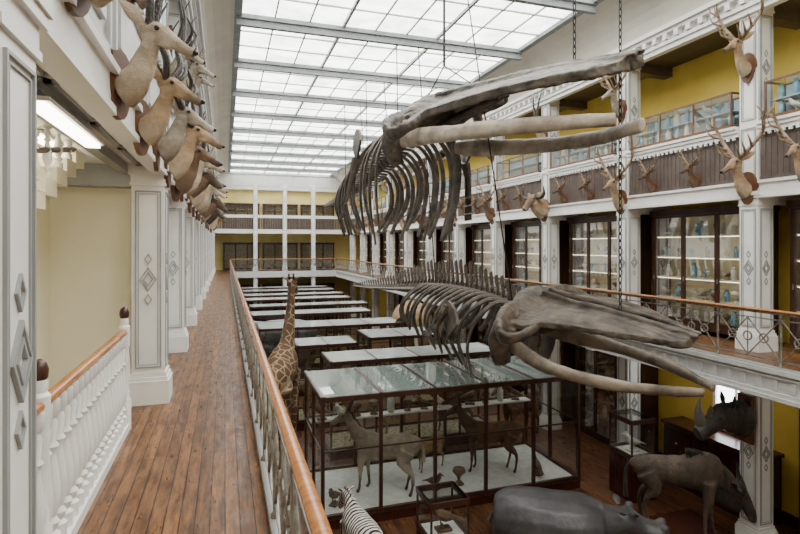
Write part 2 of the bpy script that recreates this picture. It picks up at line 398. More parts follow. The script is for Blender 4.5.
RZ=[(ZG,-.31,True,True,True),(0,ZB,True,True,True),(ZB,ZP,False,False,False),(ZP,ZT,False,True,True)]
LZ=[(0,ZB,True,True,True),(ZB,ZP,False,False,False),(ZP,ZT,False,True,True)]
tr=column(XR+h,YC[0]+h,RZ,'white and grey panelled column with diamond ornaments')
for y in YC[1:]: dup(tr,(XR+h,y+h,ZG))
tl=column(XL-h,YC[0]+h,LZ,'white panelled gallery column with diamond ornament beside the wooden walkway')
for y in YC[1:]: dup(tl,(XL-h,y+h,0))
dup(tl,(XL-h,2.55,0))
for x in (2.4,4.8,7.2): dup(tr,(x,45.85,ZG),sc=(.75,.75,1),label='white column at the end of the hall')
# ---------------------------------------------------------------- parapets
def parapet(x,y0,y1,sgn,brown):
    r=thing('balcony_parapet','%s gallery parapet with white beam and cornice'%('brown slatted' if brown else 'grey panelled'),'parapet','gallery parapets',loc=(x,y0,ZB))
    L=y1-y0
    def bx(mb,d0,d1,a,b,z0,z1):
        xs=sorted((-sgn*d0,-sgn*d1)); mb.box(xs[0],xs[1],a,b,z0-ZB,z1-ZB)
    q=MB(); bx(q,-.15,.0,0,L,ZB-.14,ZB+.22); bx(q,0,.05,0,L,ZB+.16,ZB+.22); bx(q,0,.03,0,L,ZB-.14,ZB-.08)
    ob('beam',q.mesh('beam',WHITE),r)
    q=MB(); bx(q,-.12,-.04,0,L,ZB+.22,4.5)
    if brown:
        n=int(L/.12)
        for i in range(n): 
            a=L*i/n; bx(q,-.04,-.03,a+.008,a+.112,ZB+.3,4.40)
        bx(q,-.04,-.02,0,L,ZB+.22,ZB+.3); bx(q,-.04,-.02,0,L,4.4,4.5)
    else:
        n=3
        for i in range(n):
            a=L*i/n+.08;b=L*(i+1)/n-.08
            for (c,d,e,f) in ((a,b,ZB+.3,ZB+.36),(a,b,4.36,4.42),(a,a+.06,ZB+.3,4.42),(b-.06,b,ZB+.3,4.42),(a+.2,b-.2,ZB+.5,4.2)): bx(q,-.04,-.005,c,d,e,f)
    ob('panel',q.mesh('panel',BROWN if brown else TRIMG),r)
    q=MB(); bx(q,-.14,.04,0,L,4.5,4.58); bx(q,-.14,.08,0,L,4.58,4.66); bx(q,-.14,.12,0,L,4.66,ZP)
    i=.05
    while i<L-.1: bx(q,.02,.06,i,i+.06,4.44,4.5); i+=.14
    ob('cornice',q.mesh('cornice',WHITE),r)
YY=[YC[0]-S]+YC+[YEND]
for i in range(len(YY)-1):
    a=YY[i]+CW+.02; b=YY[i+1]-.02
    if i==len(YY)-2: b=45.95
    if b-a<1: continue
    parapet(XR,a,b,1,True)
    parapet(XL,a if i else 2.8,b,-1,False)
r=thing('balcony_parapet','brown slatted parapet across the end of the hall','parapet','gallery parapets',loc=(0,46.1,ZB))
ob('beam',MB().box(XL,XR,0,.2,-.14,.22).mesh('beam',WHITE),r); 
q=MB()
for i in range(80): q.box(XL+i*.14,XL+i*.14+.1,-.02,.1,.22,1.16)
ob('panel',q.mesh('panel',BROWN),r); ob('cornice',MB().box(XL,XR,-.1,.2,1.16,1.4).mesh('cornice',WHITE),r)
# ---------------------------------------------------------------- railings
def railing(label,loc,rotz,L,n,fine=True):
    r=thing('gallery_railing',label,'railing',None,loc=loc,rot=(0,0,rotz))
    H=.98; p=L/n
    q=MB(); q.tube([(0,0,H),(L,0,H)],[(.042,.03)]*2,n=12); ob('handrail',q.mesh('handrail',RAIL,True),r)
    q=MB(); q.box(0,L,-.012,.012,H-.06,H-.03); q.box(0,L,-.012,.012,.10,.13); q.box(0,L,-.01,.01,H-.16,H-.14); ob('rail_bar',q.mesh('rail_bar',IRON),r)
    q=MB(); q.lathe([(.035,.0),(.035,.04),(.018,.06),(.018,.45),(.03,.48),(.018,.51),(.018,H-.08),(.03,H-.05),(.02,H-.02)],8)
    post=q.mesh('post',IRON,True)
    q=MB(); a,b=.13,H-.16; w=p/2; zc=(a+b)/2
    for (x0,x1) in ((0.02,w),(w,p-.02)):
        q.tube([(x0,0,a),(x1,0,b)],.013,5); q.tube([(x0,0,b),(x1,0,a)],.013,5)
    for xc in (w/2,w,1.5*w):
        pts=[(xc+.08*math.cos(t*math.pi/6),0,zc+.08*math.sin(t*math.pi/6)) for t in range(13)]
        q.tube(pts,.015,5,up=(0,1,0))
    q.tube([(w,0,a),(w,0,b)],.011,5)
    pan=q.mesh('panel',IRON)
    for i in range(n+1): ob('post',post,r,(i*p,0,0))
    for i in range(n): ob('panel',pan,r,(i*p,0,0))
railing('iron lattice railing with polished wooden handrail along the walkway',(.374,-1.6,.05),R(90),47.1,40)
railing('iron lattice railing with wooden handrail along the opposite gallery',(9.2,3.0,.05),R(90),42.5,34)
railing('iron lattice railing across the far end gallery',(.45,45.55,.05),0,8.7,8)
# ---------------------------------------------------------------- stair balustrade
r=thing('stair_balustrade','white turned wooden balustrade with brown handrail round the stairwell','balustrade',loc=(-1.14,3.0,0),sc=(1,1,1.2))
q=MB(); q.lathe([(.050,0),(.050,.10),(.024,.12),(.046,.17),(.024,.20),(.052,.30),(.050,.38),(.026,.54),(.022,.58),(.042,.61),(.022,.64),(.034,.74),(.022,.77),(.048,.80),(.048,.88)],12)
bal=q.mesh('baluster',WHITE,True)
for i in range(24): ob('baluster',bal,r,(0,.12+i*.165,.06))
q=MB(); q.tube([(0,0,.97),(0,4.0,.97)],[(.045,.032)]*2,n=12); ob('handrail',q.mesh('handrail',RAIL,True),r)
q=MB(); q.box(-.065,.065,0,4.1,0,.07); ob('kerb',q.mesh('kerb',WHITE),r)
q=MB(); q.lathe([(.075,0),(.075,.3),(.055,.33),(.06,.38),(.045,.42),(.065,.6),(.05,.8),(.065,.86),(.065,1.02),(.045,1.04),(.05,1.08),(.03,1.15),(.01,1.17)],12)
nw=q.mesh('newel',WHITE,True); ob('newel',nw,r,(0,4.06,0)); ob('newel',nw,r,(0,1.0,0))
q=MB(); q.lathe([(.03,0),(.05,.03),(.055,.07),(.04,.11),(.01,.13)],12); kn=q.mesh('newel_cap',DWOOD,True); ob('newel_cap',kn,r,(0,4.06,1.09)); ob('newel_cap',kn,r,(0,1.0,1.09))
r=thing('upper_staircase','cream underside of an upper stair flight with white balusters','staircase',loc=(-2.3,4.2,2.2))
q=MB(); 
for i in range(8): q.box(0,.75,.35*i,.35*i+.36,.14*i-.1,.14*i+.06)
ob('steps',q.mesh('steps',CREAM),r)
for i in range(7): ob('baluster',bal,r,(.72,.17+.35*i,.14*i+.06),sc=(.8,.8,.6))
q=MB(); q.tube([(.72,0,.62),(.72,2.5,1.05)],[(.03,.03)]*2,8); ob('handrail',q.mesh('handrail',DWOOD,True),r)
r=thing('staircase','wooden stairs going down behind the white balustrade','staircase',loc=(-2.28,3.2,-2.2))
q=MB()
for i in range(12): q.box(0,1.0,.4*i,.4*i+.4,0,.16*i+.16)
ob('steps',q.mesh('steps',FLOORM),r)
def lamp(loc,L=1.5,axis='y',g=None):
    r=thing('ceiling_and_fill_light','long fluorescent ceiling light in white housing, copies added as fill','light',g or 'fluorescent lights',loc=loc)
    ob('housing',MB().box(-.09,.09,0,L,-.03,0).mesh('housing',WHITE),r)
    ob('lamp_tube',MB().box(-.06,.06,.03,L-.03,-.06,-.03).mesh('lamp_tube',LAMP),r)
    return r
l0=lamp((-1.2,4.1,ZB-.12),1.7)
dup(l0,(-1.75,5.9,ZB-.01)); dup(l0,(-1.75,3.2,ZB-.01))  # extra copies added to brighten the stairwell wall and soffit
for i in range(0,5):
    y=YY[i]+1.2
    dup(l0,(10.9,y,-.31))  # fill lights added to brighten the space under the right gallery
# ---------------------------------------------------------------- wall cabinets
CX=11.1
def cabinet(loc,L,H,nd=3,mn=5,dark=False):
    r=thing('wall_cabinet','tall dark wooden glass-fronted cabinet with shelves painted dim' if dark else 'tall dark wooden glass-fronted cabinet with lit shelves of specimens','cabinet','gallery wall cabinets',loc=loc)
    D=.6; SM=CABD if dark else SHELF
    q=MB(); q.box(0,D,0,.06,0,H); q.box(0,D,L-.06,L,0,H); q.box(-.02,D,0,L,0,.16); q.box(-.05,D,-.04,L+.04,H-.16,H)
    ob('body',q.mesh('body',DWOOD),r)
    ob('back_panel',MB().box(D-.02,D,.06,L-.06,.16,H-.16).mesh('back_panel',SM),r)
    n=mn
    sh=MB().box(.08,D-.03,.06,L-.06,-.012,.012).mesh('shelf',SM)
    ll=MB().box(.09,.12,.1,L-.1,-.03,-.013).mesh('cabinet_fill_strip',CABFILL)
    for k in range(1,n):
        z=.16+(H-.32)*k/n; ob('shelf',sh,r,(0,0,z)); 
        if not dark: ob('cabinet_fill_strip',ll,r,(0,0,z))
    if not dark: ob('cabinet_fill_strip',ll,r,(0,0,H-.15))
    w=(L-.12)/nd
    q=MB(); q.rectframe(0,w,0,H-.32,.055,-.025,.025,0)
    q.quad((0,.05,.05),(0,w-.05,.05),(0,w-.05,H-.37),(0,.05,H-.37),1)
    dm=q.mesh('door',[DWOOD,GLASS])
    hm=MB().box(-.05,-.025,w-.04,w-.02,1.0,1.12).mesh('handle',IRON)
    for k in range(nd):
        d=ob('door',dm,r,(0,.06+k*w,.16)); ob('handle',hm,d)
    return r
CZ=.12; CH=3.0; CL=3.05; CO=CW+.12
c0=cabinet((CX,YY[1]+CO,CZ),CL,CH)
for i in range(0,11):
    if i!=1: dup(c0,(CX,YY[i]+CO,CZ))
cd0=cabinet((11.36,YY[2]+CO,ZG+.02),CL,CH,dark=True)
for i in range(0,9):
    if i not in (1,2): dup(cd0,(11.36,YY[i]+CO,ZG+.02))
for k in range(3):
    for z,s in ((.02,.8),(ZG+.02,.9),(ZB+.17,.8)):
        dup(cd0,(2.9+k*3.35,YEND-.65,z),rot=(0,0,R(90)),sc=(1,1,s),label='dark glass-fronted cabinet against the end wall')
def jar(mt,kind):
    q=MB()
    if kind==0: q.lathe([(.05,0),(.055,.02),(.055,.2),(.03,.23),(.035,.25),(.035,.28),(.005,.29)],10)
    elif kind==1: q.lathe([(.07,0),(.05,.02),(.015,.05),(.03,.1),(.085,.16),(.07,.2),(.01,.22)],10)
    else:
        q.box(-.06,.08,-.05,.05,0,.02); 
        for s in (-1,1): q.tube([(0,s*.02,.02),(-.01,s*.02,.08)],.006,5)
        q.tube([(.20,0,.07),(.12,0,.10),(.03,0,.12),(-.05,0,.16),(-.08,0,.21),(-.10,0,.235)],[(.025,.006),(.03,.015),(.055,.05),(.05,.045),(.028,.028),(.028,.028)],8,k=2)
        q.tube([(-.12,0,.235),(-.165,0,.225)],[.012,.003],5)
    return q.mesh('specimen',mt,True)
jars=[jar(SPECW,0),jar(SPECW,1),jar(SPECW,2),jar(SPECT,0),jar(SPECB,2),jar(SPECB,1),jar(SPECT,1)]
LB={0:'small white specimen jar on a cabinet shelf',1:'white footed glass model on a cabinet shelf',2:'small white mounted bird on a cabinet shelf',3:'blue-green specimen jar on a cabinet shelf',4:'small brown mounted bird on a cabinet shelf',5:'brown footed shell specimen on a cabinet shelf',6:'blue-green footed glass model on a cabinet shelf'}
NM={0:'specimen_jar',1:'glass_model',2:'mounted_bird',3:'specimen_jar',4:'mounted_bird',5:'shell_specimen',6:'glass_model'}
for bi in (0,1,2,3):
    for sh in range(5):
        z=CZ+.16+(CH-.32)*sh/5+.013
        for k in range(10):
            if random.random()<.08: continue
            t=random.choice([0,1,3,0,6,5,4,4])
            thing(NM[t],LB[t],'specimen','specimens in the gallery cabinets',jars[t],(CX+random.uniform(.2,.42),YY[bi]+CO+.2+k*.29,z),rot=(0,0,random.uniform(0,6)),sc=random.uniform(.9,1.35))
for sh in range(5):
    z=ZG+.02+.16+(CH-.32)*sh/5+.013
    for k in range(7):
        t=random.choice([0,1,2,4,5]); thing(NM[t],LB[t],'specimen','specimens in the lower cabinets',jars[t],(11.6,YY[2]+CO+.25+k*.4,z),rot=(0,0,random.uniform(0,6)),sc=1.3)
def topcase(loc,L):
    r=thing('parapet_case','long wood-framed glass case on top of the parapet','display case','parapet cases',loc=loc)
    D,H=.6,.78
    q=MB(); t=.035
    for a in (0,D-t):
        for b in [0,L-t]+[L*k/3-t/2 for k in (1,2)]: q.box(a,a+t,b,b+t,.06,H)
        q.box(a,a+t,0,L,H-t,H)
    for b in (0,L-t): q.box(0,D,b,b+t,H-t,H)
    ob('frame',q.mesh('frame',PLAQ),r)
    ob('base',MB().box(-.02,D+.02,-.02,L+.02,0,.07).mesh('base',PLAQ),r)
    q=MB(); q.quad((.01,0,.07),(.01,L,.07),(.01,L,H),(.01,0,H)); q.quad((0,0,H-.01),(D,0,H-.01),(D,L,H-.01),(0,L,H-.01))
    ob('glass',q.mesh('glass',GLASS),r)
    ob('back_panel',MB().box(D-.03,D-.01,.03,L-.03,.07,H-.03).mesh('back_panel',SHELFB),r)
    ob('shelf',MB().box(.1,D-.08,.05,L-.05,.38,.40).mesh('shelf',SHELFB),r)
    return r
t0=topcase((XR-.05,YY[1]+CW+.15,ZP),3.0)
for i in range(0,11):
    if i!=1: dup(t0,(XR-.05,YY[i]+CW+.15,ZP))
for i in range(0,8): dup(t0,(XL-.55,YY[i]+CW+.15,ZP))
for bi in (0,1,2):
    for lv in (.07,.40):
        for k in range(10):
            t=random.choice([3,3,6,0,2,4]); thing(NM[t],LB[t].replace('a cabinet shelf','the glass case above the parapet'),'specimen','specimens in the parapet cases',jars[t],(XR+.14,YY[bi]+CW+.32+k*.29,ZP+lv),rot=(0,0,random.uniform(0,6)),sc=random.uniform(1,1.2))
# ---------------------------------------------------------------- floor display cases
def dcase(x0,x1,y0,y1,z1,nx,ny,topm,label,inner=PLINW,base=.25,g='large floor cases',t=.06):
    r=thing('display_case',label,'display case',g,loc=(x0,y0,ZG)); X=x1-x0;Y=y1-y0;H=z1-ZG
    ob('base',MB().box(0,X,0,Y,0,base).mesh('base',MAHOG),r)
    ob('inner_floor',MB().box(t,X-t,t,Y-t,base,base+.04).mesh('inner_floor',inner),r)
    q=MB()
    for i in range(nx+1):
        xx=(X-t)*i/nx
        for yy in (0,Y-t): q.box(xx,xx+t,yy,yy+t,base,H)
        q.box(xx,xx+t,0,Y,H-t,H+(.02 if nx>1 else 0))
    for j in range(1,ny):
        yy=(Y-t)*j/ny
        for xx in (0,X-t): q.box(xx,xx+t,yy,yy+t,base,H)
    for z in (base,H-.11):
        q.box(0,X,-.015,t,z,z+.11); q.box(0,X,Y-t,Y+.015,z,z+.11); q.box(-.015,t,0,Y,z,z+.11); q.box(X-t,X+.015,0,Y,z,z+.11)
    if H>2:
        z=base+(H-base)*.55
        q.box(0,X,0,.03,z,z+.03); q.box(0,.03,0,Y,z,z+.03); q.box(X-.03,X,0,Y,z,z+.03)
        q.box(0,X,Y-.03,Y,z,z+.03)
    ob('frame',q.mesh('frame',DWOOD),r)
    q=MB(); 
    q.quad((0,.02,base),(X,.02,base),(X,.02,H),(0,.02,H)); q.quad((0,Y-.02,base),(X,Y-.02,base),(X,Y-.02,H),(0,Y-.02,H))
    q.quad((.02,0,base),(.02,Y,base),(.02,Y,H),(.02,0,H)); q.quad((X-.02,0,base),(X-.02,Y,base),(X-.02,Y,H),(X-.02,0,H))
    ob('glass',q.mesh('glass',GLASS),r)
    q=MB(); q.box(.02,X-.02,.02,Y-.02,H-.005,H+.01); ob('top_panel',q.mesh('top_panel',topm),r)
    return r
dcase(2.0,8.7,11.6,14.2,-1.15,5,2,TOPG,'large mahogany and glass case with pale green top holding antelopes',base=.2,t=.075)
rows=[(2.9,8.4,15.3,16.8),(2.3,4.4,18.1,19.6),(5.0,7.8,18.9,20.8),(1.3,7.4,22.2,24.0),(1.2,7.2,26.6,28.2),(1.3,8,30.3,31.6),(1.2,7.8,34.0,35.4),(1.2,8,37,38.4),(1.2,8,40.4,42),(1.2,8,43.4,44.6)]
for i,(a,b,c,d) in enumerate(rows):
    dcase(a,b,c,d,-1.2,2 if b-a<4 else 4,1,TOPLIT,'dark wooden glass floor case with a top painted pale for skylight',inner=CABD)
# ---------------------------------------------------------------- animals
def ZL(l): return [(a,0,b) for a,b,_,_ in l],[(c,d) for _,_,c,d in l]
def organic_body(spec,voxel=.03,iters=5,name='body',m=TAN,rough=None):
    q=MB()
    for key in ('trunk','neck','head'):
        if key in spec:
            p,rr=ZL(spec[key]); q.tube(p,rr,16,k=4)
    for key,yy in (('fore',spec.get('fy',.14)),('hind',spec.get('hy',.15))):
        if key in spec:
            for s in (-1,1):
                l=spec[key]; off=spec.get('stride',.07)*s*(1 if key=='fore' else -1)
                pts=[(x+off*max(0,min(1,(1-z/l[0][1])*1.3)),s*(yy+(.0 if i else -.02)),z) for i,(x,z,_) in enumerate(l)]
                rr=[(r,r*1.15) if i<2 else (r,r) for i,(_,_,r) in enumerate(l)]
                q.tube(pts,rr,10,k=3,up=(1,0,0))
    for (c,r) in spec.get('lumps',[]):
        q.ell(c,r,12)
        if c[1]: q.ell((c[0],-c[1],c[2]),r,12)
    return q.mesh(name,m,organic=voxel,iters=iters,rough=rough)
def animal(name,label,spec,m,loc,rotz,sc=1,ears=None,tail=None,eyes=None,horns=None,hornm=HORN,voxel=.022,extra=None,group=None,tailm=None,iters=4,rough=None):
    r=thing(name,label,'animal',group,loc=loc,rot=(0,0,rotz),sc=sc)
    ob('body',organic_body(spec,voxel,m=m,iters=iters,rough=rough),r)
    if ears:
        x,y,z,L,w=ears
        for s in (-1,1):
            q=MB(); q.tube([(x,s*y,z),(x-L*.15,s*(y+L*.45),z+L*.35),(x-L*.25,s*(y+L*.8),z+L*.6)],[(w*.5,.015),(w,.02),(w*.15,.008)],8,k=3)
            ob('ear',q.mesh('ear',m,True),r)
    if tail:
        q=MB(); q.tube(tail,[.035*(.6+.4*(1-i/len(tail))) for i in range(len(tail)-1)]+[.05],8,k=3); ob('tail',q.mesh('tail',tailm or m,True),r)
    if eyes:
        x,y,z,rr=eyes
        for s in (-1,1): ob('eye',MB().ell((x,s*y,z),rr,10).mesh('eye',EYE,True),r)
    if horns:
        for s in (-1,1):
            q=MB(); q.tube([(a,s*b,c) for a,b,c,_ in horns],[d for *_,d in horns],8,k=4); ob('horn',q.mesh('horn',hornm,True),r)
    for (n,mm,fn) in (extra or []):
        q=MB(); fn(q); ob(n,q.mesh(n,mm,True),r)
    return r
ANT=dict(trunk=[(-.80,.98,.06,.1),(-.74,1.0,.16,.2),(-.5,1.02,.21,.25),(-.15,.97,.23,.26),(.15,.95,.23,.29),(.38,1.0,.19,.28),(.55,1.05,.1,.18)],
 neck=[(.35,1.05,.13,.22),(.55,1.22,.1,.17),(.68,1.42,.08,.12),(.76,1.54,.075,.1)],
 head=[(.70,1.55,.06,.08),(.80,1.56,.085,.1),(.94,1.49,.065,.08),(1.08,1.41,.045,.055),(1.15,1.38,.03,.035)],
 fore=[(.38,.92,.12),(.40,.66,.075),(.39,.42,.045),(.39,.13,.03),(.42,.05,.04),(.44,.01,.045)],
 hind=[(-.55,.95,.17),(-.44,.70,.12),(-.62,.46,.05),(-.59,.15,.032),(-.56,.05,.04),(-.54,.01,.045)])
CF=ZG+.24
EA=(.76,.05,1.62,.2,.045); TA=[(-.78,0,1.1),(-.88,0,.95),(-.88,0,.7)]; EY=(.85,.075,1.58,.02)
animal('antelope','large grey-brown mounted antelope in the large glass case',ANT,AGREY,(3.65,12.5,CF),R(152),1.15,EA,TA,EY,[(.76,.05,1.63,.035),(.68,.09,1.85,.028),(.55,.16,2.05,.018),(.5,.17,2.15,.005)],
 extra=[('mane',DKFUR,lambda q:q.tube([(.42,0,1.26),(.55,0,1.40),(.64,0,1.54),(.70,0,1.64)],[(.015,.05)]*4,8,k=3))],rough=[(.015,9,(1,1,1))])
animal('antelope','dark brown mounted antelope standing in the large glass case',ANT,ABROWN,(6.7,12.8,CF),R(160),1.05,EA,TA,EY,[(.76,.05,1.63,.03),(.74,.1,1.8,.025),(.78,.14,1.95,.012),(.8,.13,2.0,.005)])
animal('fawn','small tan mounted deer standing in the large glass case',ANT,ATAN,(5.2,13.4,CF),R(200),.66,EA,[(-.78,0,1.05),(-.86,0,.95)],EY)
for (x,y,s,t) in ((4.9,12.2,1.8,4),(5.6,12.3,2.0,5),(7.8,12.2,1.8,4),(2.4,12.2,1.8,4)):
    thing(NM[t],'small mounted specimen on the white floor of the large case','specimen','small specimens in the large case',jars[t],(x,y,CF),rot=(0,0,x*3),sc=s)
thing('glass_shelf','white shelf inside the large glass case','shelf',me=MB().box(2.1,8.6,13.8,14.1,-2.42,-2.38).mesh('glass_shelf',PLINW))
for k in range(13):
    t=random.choice([2,4,5,0]); thing(NM[t],'small mounted specimen on the shelf of the large case','specimen','small specimens in the large case',jars[t],(2.4+k*.48,13.95,-2.375),rot=(0,0,k),sc=random.uniform(1.4,2))
a1=animal('antelope','tan mounted antelope in a floor case',ANT,ATAN,(4.1,16.0,CF+.05),R(180),1.0,EA,None,None,[(.76,.05,1.63,.03),(.68,.09,1.85,.025),(.55,.16,2.05,.015)])
a2=animal('antelope','brown mounted antelope in a floor case',ANT,ABROWN,(6.4,19.8,CF+.05),R(180),1.0,EA,None,None,[(.76,.05,1.63,.03),(.68,.09,1.85,.025),(.55,.16,2.05,.015)])
for (s,x,y,rz) in ((a2,7.0,16.0,180),(a1,3.3,18.8,0),(a2,2.9,23.1,180),(a1,5.6,23.1,180),(a2,3.4,27.4,0),(a1,5.6,27.4,180),(a1,3.0,30.95,0)): dup(s,(x,y,CF+.05),(0,0,R(rz)))
dup(a2,(9.1,15.3,ZG),(0,0,R(200)),1.15,'brown mounted antelope standing on the hall floor')
dup(a1,(9.0,19.5,ZG),(0,0,R(190)),1.1,'tan mounted antelope standing on the hall floor')
ZEB=dict(trunk=[(-.85,1.0,.08,.12),(-.78,1.05,.22,.25),(-.5,1.05,.28,.29),(-.1,1.0,.29,.3),(.25,1.0,.27,.31),(.48,1.05,.2,.27),(.6,1.08,.12,.18)],
 neck=[(.42,1.1,.16,.28),(.62,1.22,.12,.22),(.80,1.28,.09,.15),(.88,1.28,.08,.12)],
 head=[(.82,1.32,.08,.1),(.94,1.24,.1,.13),(1.08,1.08,.075,.1),(1.20,.92,.06,.075),(1.26,.86,.05,.055)],
 fore=[(.42,.95,.14),(.44,.68,.09),(.43,.45,.055),(.43,.14,.038),(.46,.05,.05),(.48,.01,.055)],
 hind=[(-.6,.98,.2),(-.48,.72,.14),(-.68,.48,.06),(-.65,.15,.038),(-.62,.05,.05),(-.6,.01,.055)],fy=.15,hy=.17)
animal('zebra','mounted zebra with black and white stripes before the glass case',ZEB,ZEBRA,(2.4,9.75,ZG),R(96),.95,(.87,.05,1.36,.16,.04),[(-.84,0,1.15),(-.95,0,1.0),(-.95,0,.6)],(1.0,.09,1.24,.02),
 extra=[('mane',ZEBRA,lambda q:q.tube([(.42,0,1.36),(.6,0,1.43),(.78,0,1.46),(.9,0,1.41)],[(.02,.05)]*4,8,k=3))])
GIR=dict(trunk=[(-1.0,2.2,.1,.2),(-.92,2.35,.3,.38),(-.5,2.5,.42,.48),(0,2.65,.43,.55),(.4,2.75,.38,.6),(.72,2.85,.24,.45),(.85,2.9,.12,.25)],
 neck=[(.35,2.9,.28,.5),(.62,3.3,.2,.36),(.82,3.85,.15,.25),(.98,4.4,.12,.19),(1.08,4.85,.11,.15)],
 head=[(1.0,4.92,.1,.12),(1.14,4.97,.13,.16),(1.36,4.86,.1,.12),(1.6,4.7,.075,.09),(1.7,4.63,.06,.06)],
 fore=[(.45,2.5,.22),(.5,1.9,.14),(.48,1.15,.10),(.48,.95,.085),(.48,.25,.055),(.52,.08,.085),(.54,.02,.095)],
 hind=[(-.7,2.3,.28),(-.55,1.75,.2),(-.82,1.15,.09),(-.78,.95,.08),(-.74,.25,.055),(-.7,.08,.085),(-.68,.02,.095)],fy=.25,hy=.27,stride=.1)
animal('giraffe','tall mounted giraffe with brown patches standing among the cases',GIR,GIRAF,(1.55,15.7,ZG),R(68),1.02,(1.06,.09,5.05,.26,.06),[(-.98,0,2.5),(-1.12,0,2.2),(-1.1,0,1.4)],(1.24,.125,4.98,.03),
 [(1.06,.06,5.08,.035),(1.03,.07,5.2,.028),(1.02,.07,5.27,.04)],voxel=.045,
 extra=[('mane',BRFUR,lambda q:q.tube([(.1,0,3.22),(.35,0,3.6),(.58,0,4.05),(.8,0,4.55),(.94,0,4.95)],[(.03,.06)]*5,8,k=3))])
HIP=dict(trunk=[(-1.45,.85,.12,.2),(-1.35,.85,.45,.48),(-.9,.90,.64,.64),(-.2,.86,.72,.66),(.4,.88,.68,.64),(.8,.92,.50,.50)],
 neck=[(.55,.92,.52,.50),(.95,.96,.38,.40),(1.2,1.0,.30,.32)],
 head=[(1.08,1.02,.28,.28),(1.3,1.05,.28,.28),(1.55,.95,.22,.24),(1.85,.84,.30,.27),(2.02,.80,.28,.22)],
 fore=[(.5,.6,.3),(.52,.35,.2),(.52,.15,.17),(.55,.03,.2)],
 hind=[(-.95,.65,.36),(-.9,.38,.22),(-.95,.15,.17),(-.92,.03,.2)],fy=.42,hy=.42,
 lumps=[((1.36,.20,1.32),(.09,.07,.08)),((1.97,.15,1.07),(.1,.08,.07))])
animal('hippopotamus','dark grey mounted hippopotamus standing on the hall floor',HIP,HIPPO,(6.25,8.9,ZG),R(-30),.93,(1.16,.24,1.30,.22,.08),[(-1.43,0,1.0),(-1.52,0,.8)],(1.42,.25,1.32,.035),voxel=.035,iters=6,rough=[(.025,1.6,(1,1,1))])
GNU=dict(trunk=[(-.86,1.0,.06,.1),(-.78,1.04,.16,.2),(-.5,1.06,.22,.25),(-.1,1.08,.23,.28),(.2,1.13,.23,.33),(.38,1.18,.18,.33),(.50,1.14,.12,.2)],
 neck=[(.30,1.20,.14,.28),(.50,1.14,.11,.22),(.66,1.03,.09,.16),(.78,.93,.08,.12)],
 head=[(.74,.97,.07,.09),(.84,.90,.105,.13),(.94,.73,.075,.10),(1.02,.54,.065,.08),(1.05,.44,.075,.06)],
 fore=[(.36,1.02,.13),(.40,.72,.075),(.38,.46,.048),(.39,.14,.032),(.42,.05,.042),(.44,.01,.048)],
 hind=[(-.62,1.02,.18),(-.5,.74,.11),(-.70,.50,.048),(-.66,.15,.032),(-.63,.05,.042),(-.61,.01,.048)])
def gmane(q):
    for i in range(26):
        t=i/25; x=.05+.70*t; z=1.47+.03*math.sin(t*3)-.37*t*t; a=random.uniform(-.02,.02)
        for s in (-1,1): q.tube([(x,s*.02,z-.08),(x-.02,s*.035,z+.04),(x-.04+a,s*.08,z-.04),(x-.05+a,s*.11,z-.18)],[(.035,.012),(.035,.012),(.026,.01),(.004,.004)],5,k=2)
def gbeard(q):
    for i in range(16):
        t=i/15; x=.42+.46*t; z=.98-.24*t
        for s in (-1,0,1): q.tube([(x,s*.05,z),(x-.02,s*.05,z-.12),(x-.04,s*.04,z-.30+.08*t)],[(.026,.02),(.02,.015),(.004,.004)],5,k=2)
thing('plinth','low dark wooden plinth under the mounted gnu','plinth',me=MB().box(8.4,10.3,7.9,9.7,ZG,ZG+.12).mesh('plinth',MAHOG))
animal('gnu','dark shaggy mounted gnu with lowered head and curved horns',GNU,GNUM,(9.35,8.95,ZG+.12),R(-44),1.18,(.78,.09,1.00,.22,.05),[(-.84,0,1.14),(-.98,0,.95),(-.98,0,.45)],(.88,.105,.89,.022),
 [(.79,.03,1.03,.07),(.84,.18,.97,.06),(.88,.33,1.0,.045),(.87,.38,1.16,.027),(.84,.31,1.30,.008)],tailm=DKFUR,rough=[(.015,12,(1,1,.4))],
 extra=[('mane',DKFUR,gmane),('beard',DKFUR,gbeard),('muzzle',DKFUR,lambda q:q.tube([(.92,0,.76),(1.02,0,.54),(1.055,0,.43)],[(.08,.105),(.069,.084),(.072,.052)],12,k=3))])
ELE=dict(trunk=[(-1.5,1.8,.2,.4),(-1.3,1.9,.6,.75),(-.6,2.0,.78,.85),(.2,2.0,.78,.85),(.8,2.1,.6,.75),(1.1,2.2,.35,.5)],
 neck=[(.8,2.2,.45,.6),(1.3,2.35,.4,.5),(1.5,2.4,.38,.48)],
 head=[(1.3,2.5,.35,.4),(1.65,2.4,.4,.48),(1.95,2.1,.25,.3),(2.1,1.6,.16,.17),(2.12,1.0,.11,.11),(2.2,.5,.08,.08),(2.35,.4,.06,.06)],
 fore=[(.7,1.7,.4),(.72,1.1,.27),(.7,.5,.22),(.72,.1,.25),(.72,.02,.26)],hind=[(-1.0,1.7,.45),(-.9,1.1,.3),(-1.0,.5,.22),(-.98,.1,.25),(-.98,.02,.26)],fy=.4,hy=.4)
def eleears(q):
    for s in (-1,1): q.tube([(1.4,s*.3,2.7),(1.2,s*.75,2.3),(1.25,s*.7,1.7)],[(.1,.03),(.45,.04),(.15,.03)],10,k=4)
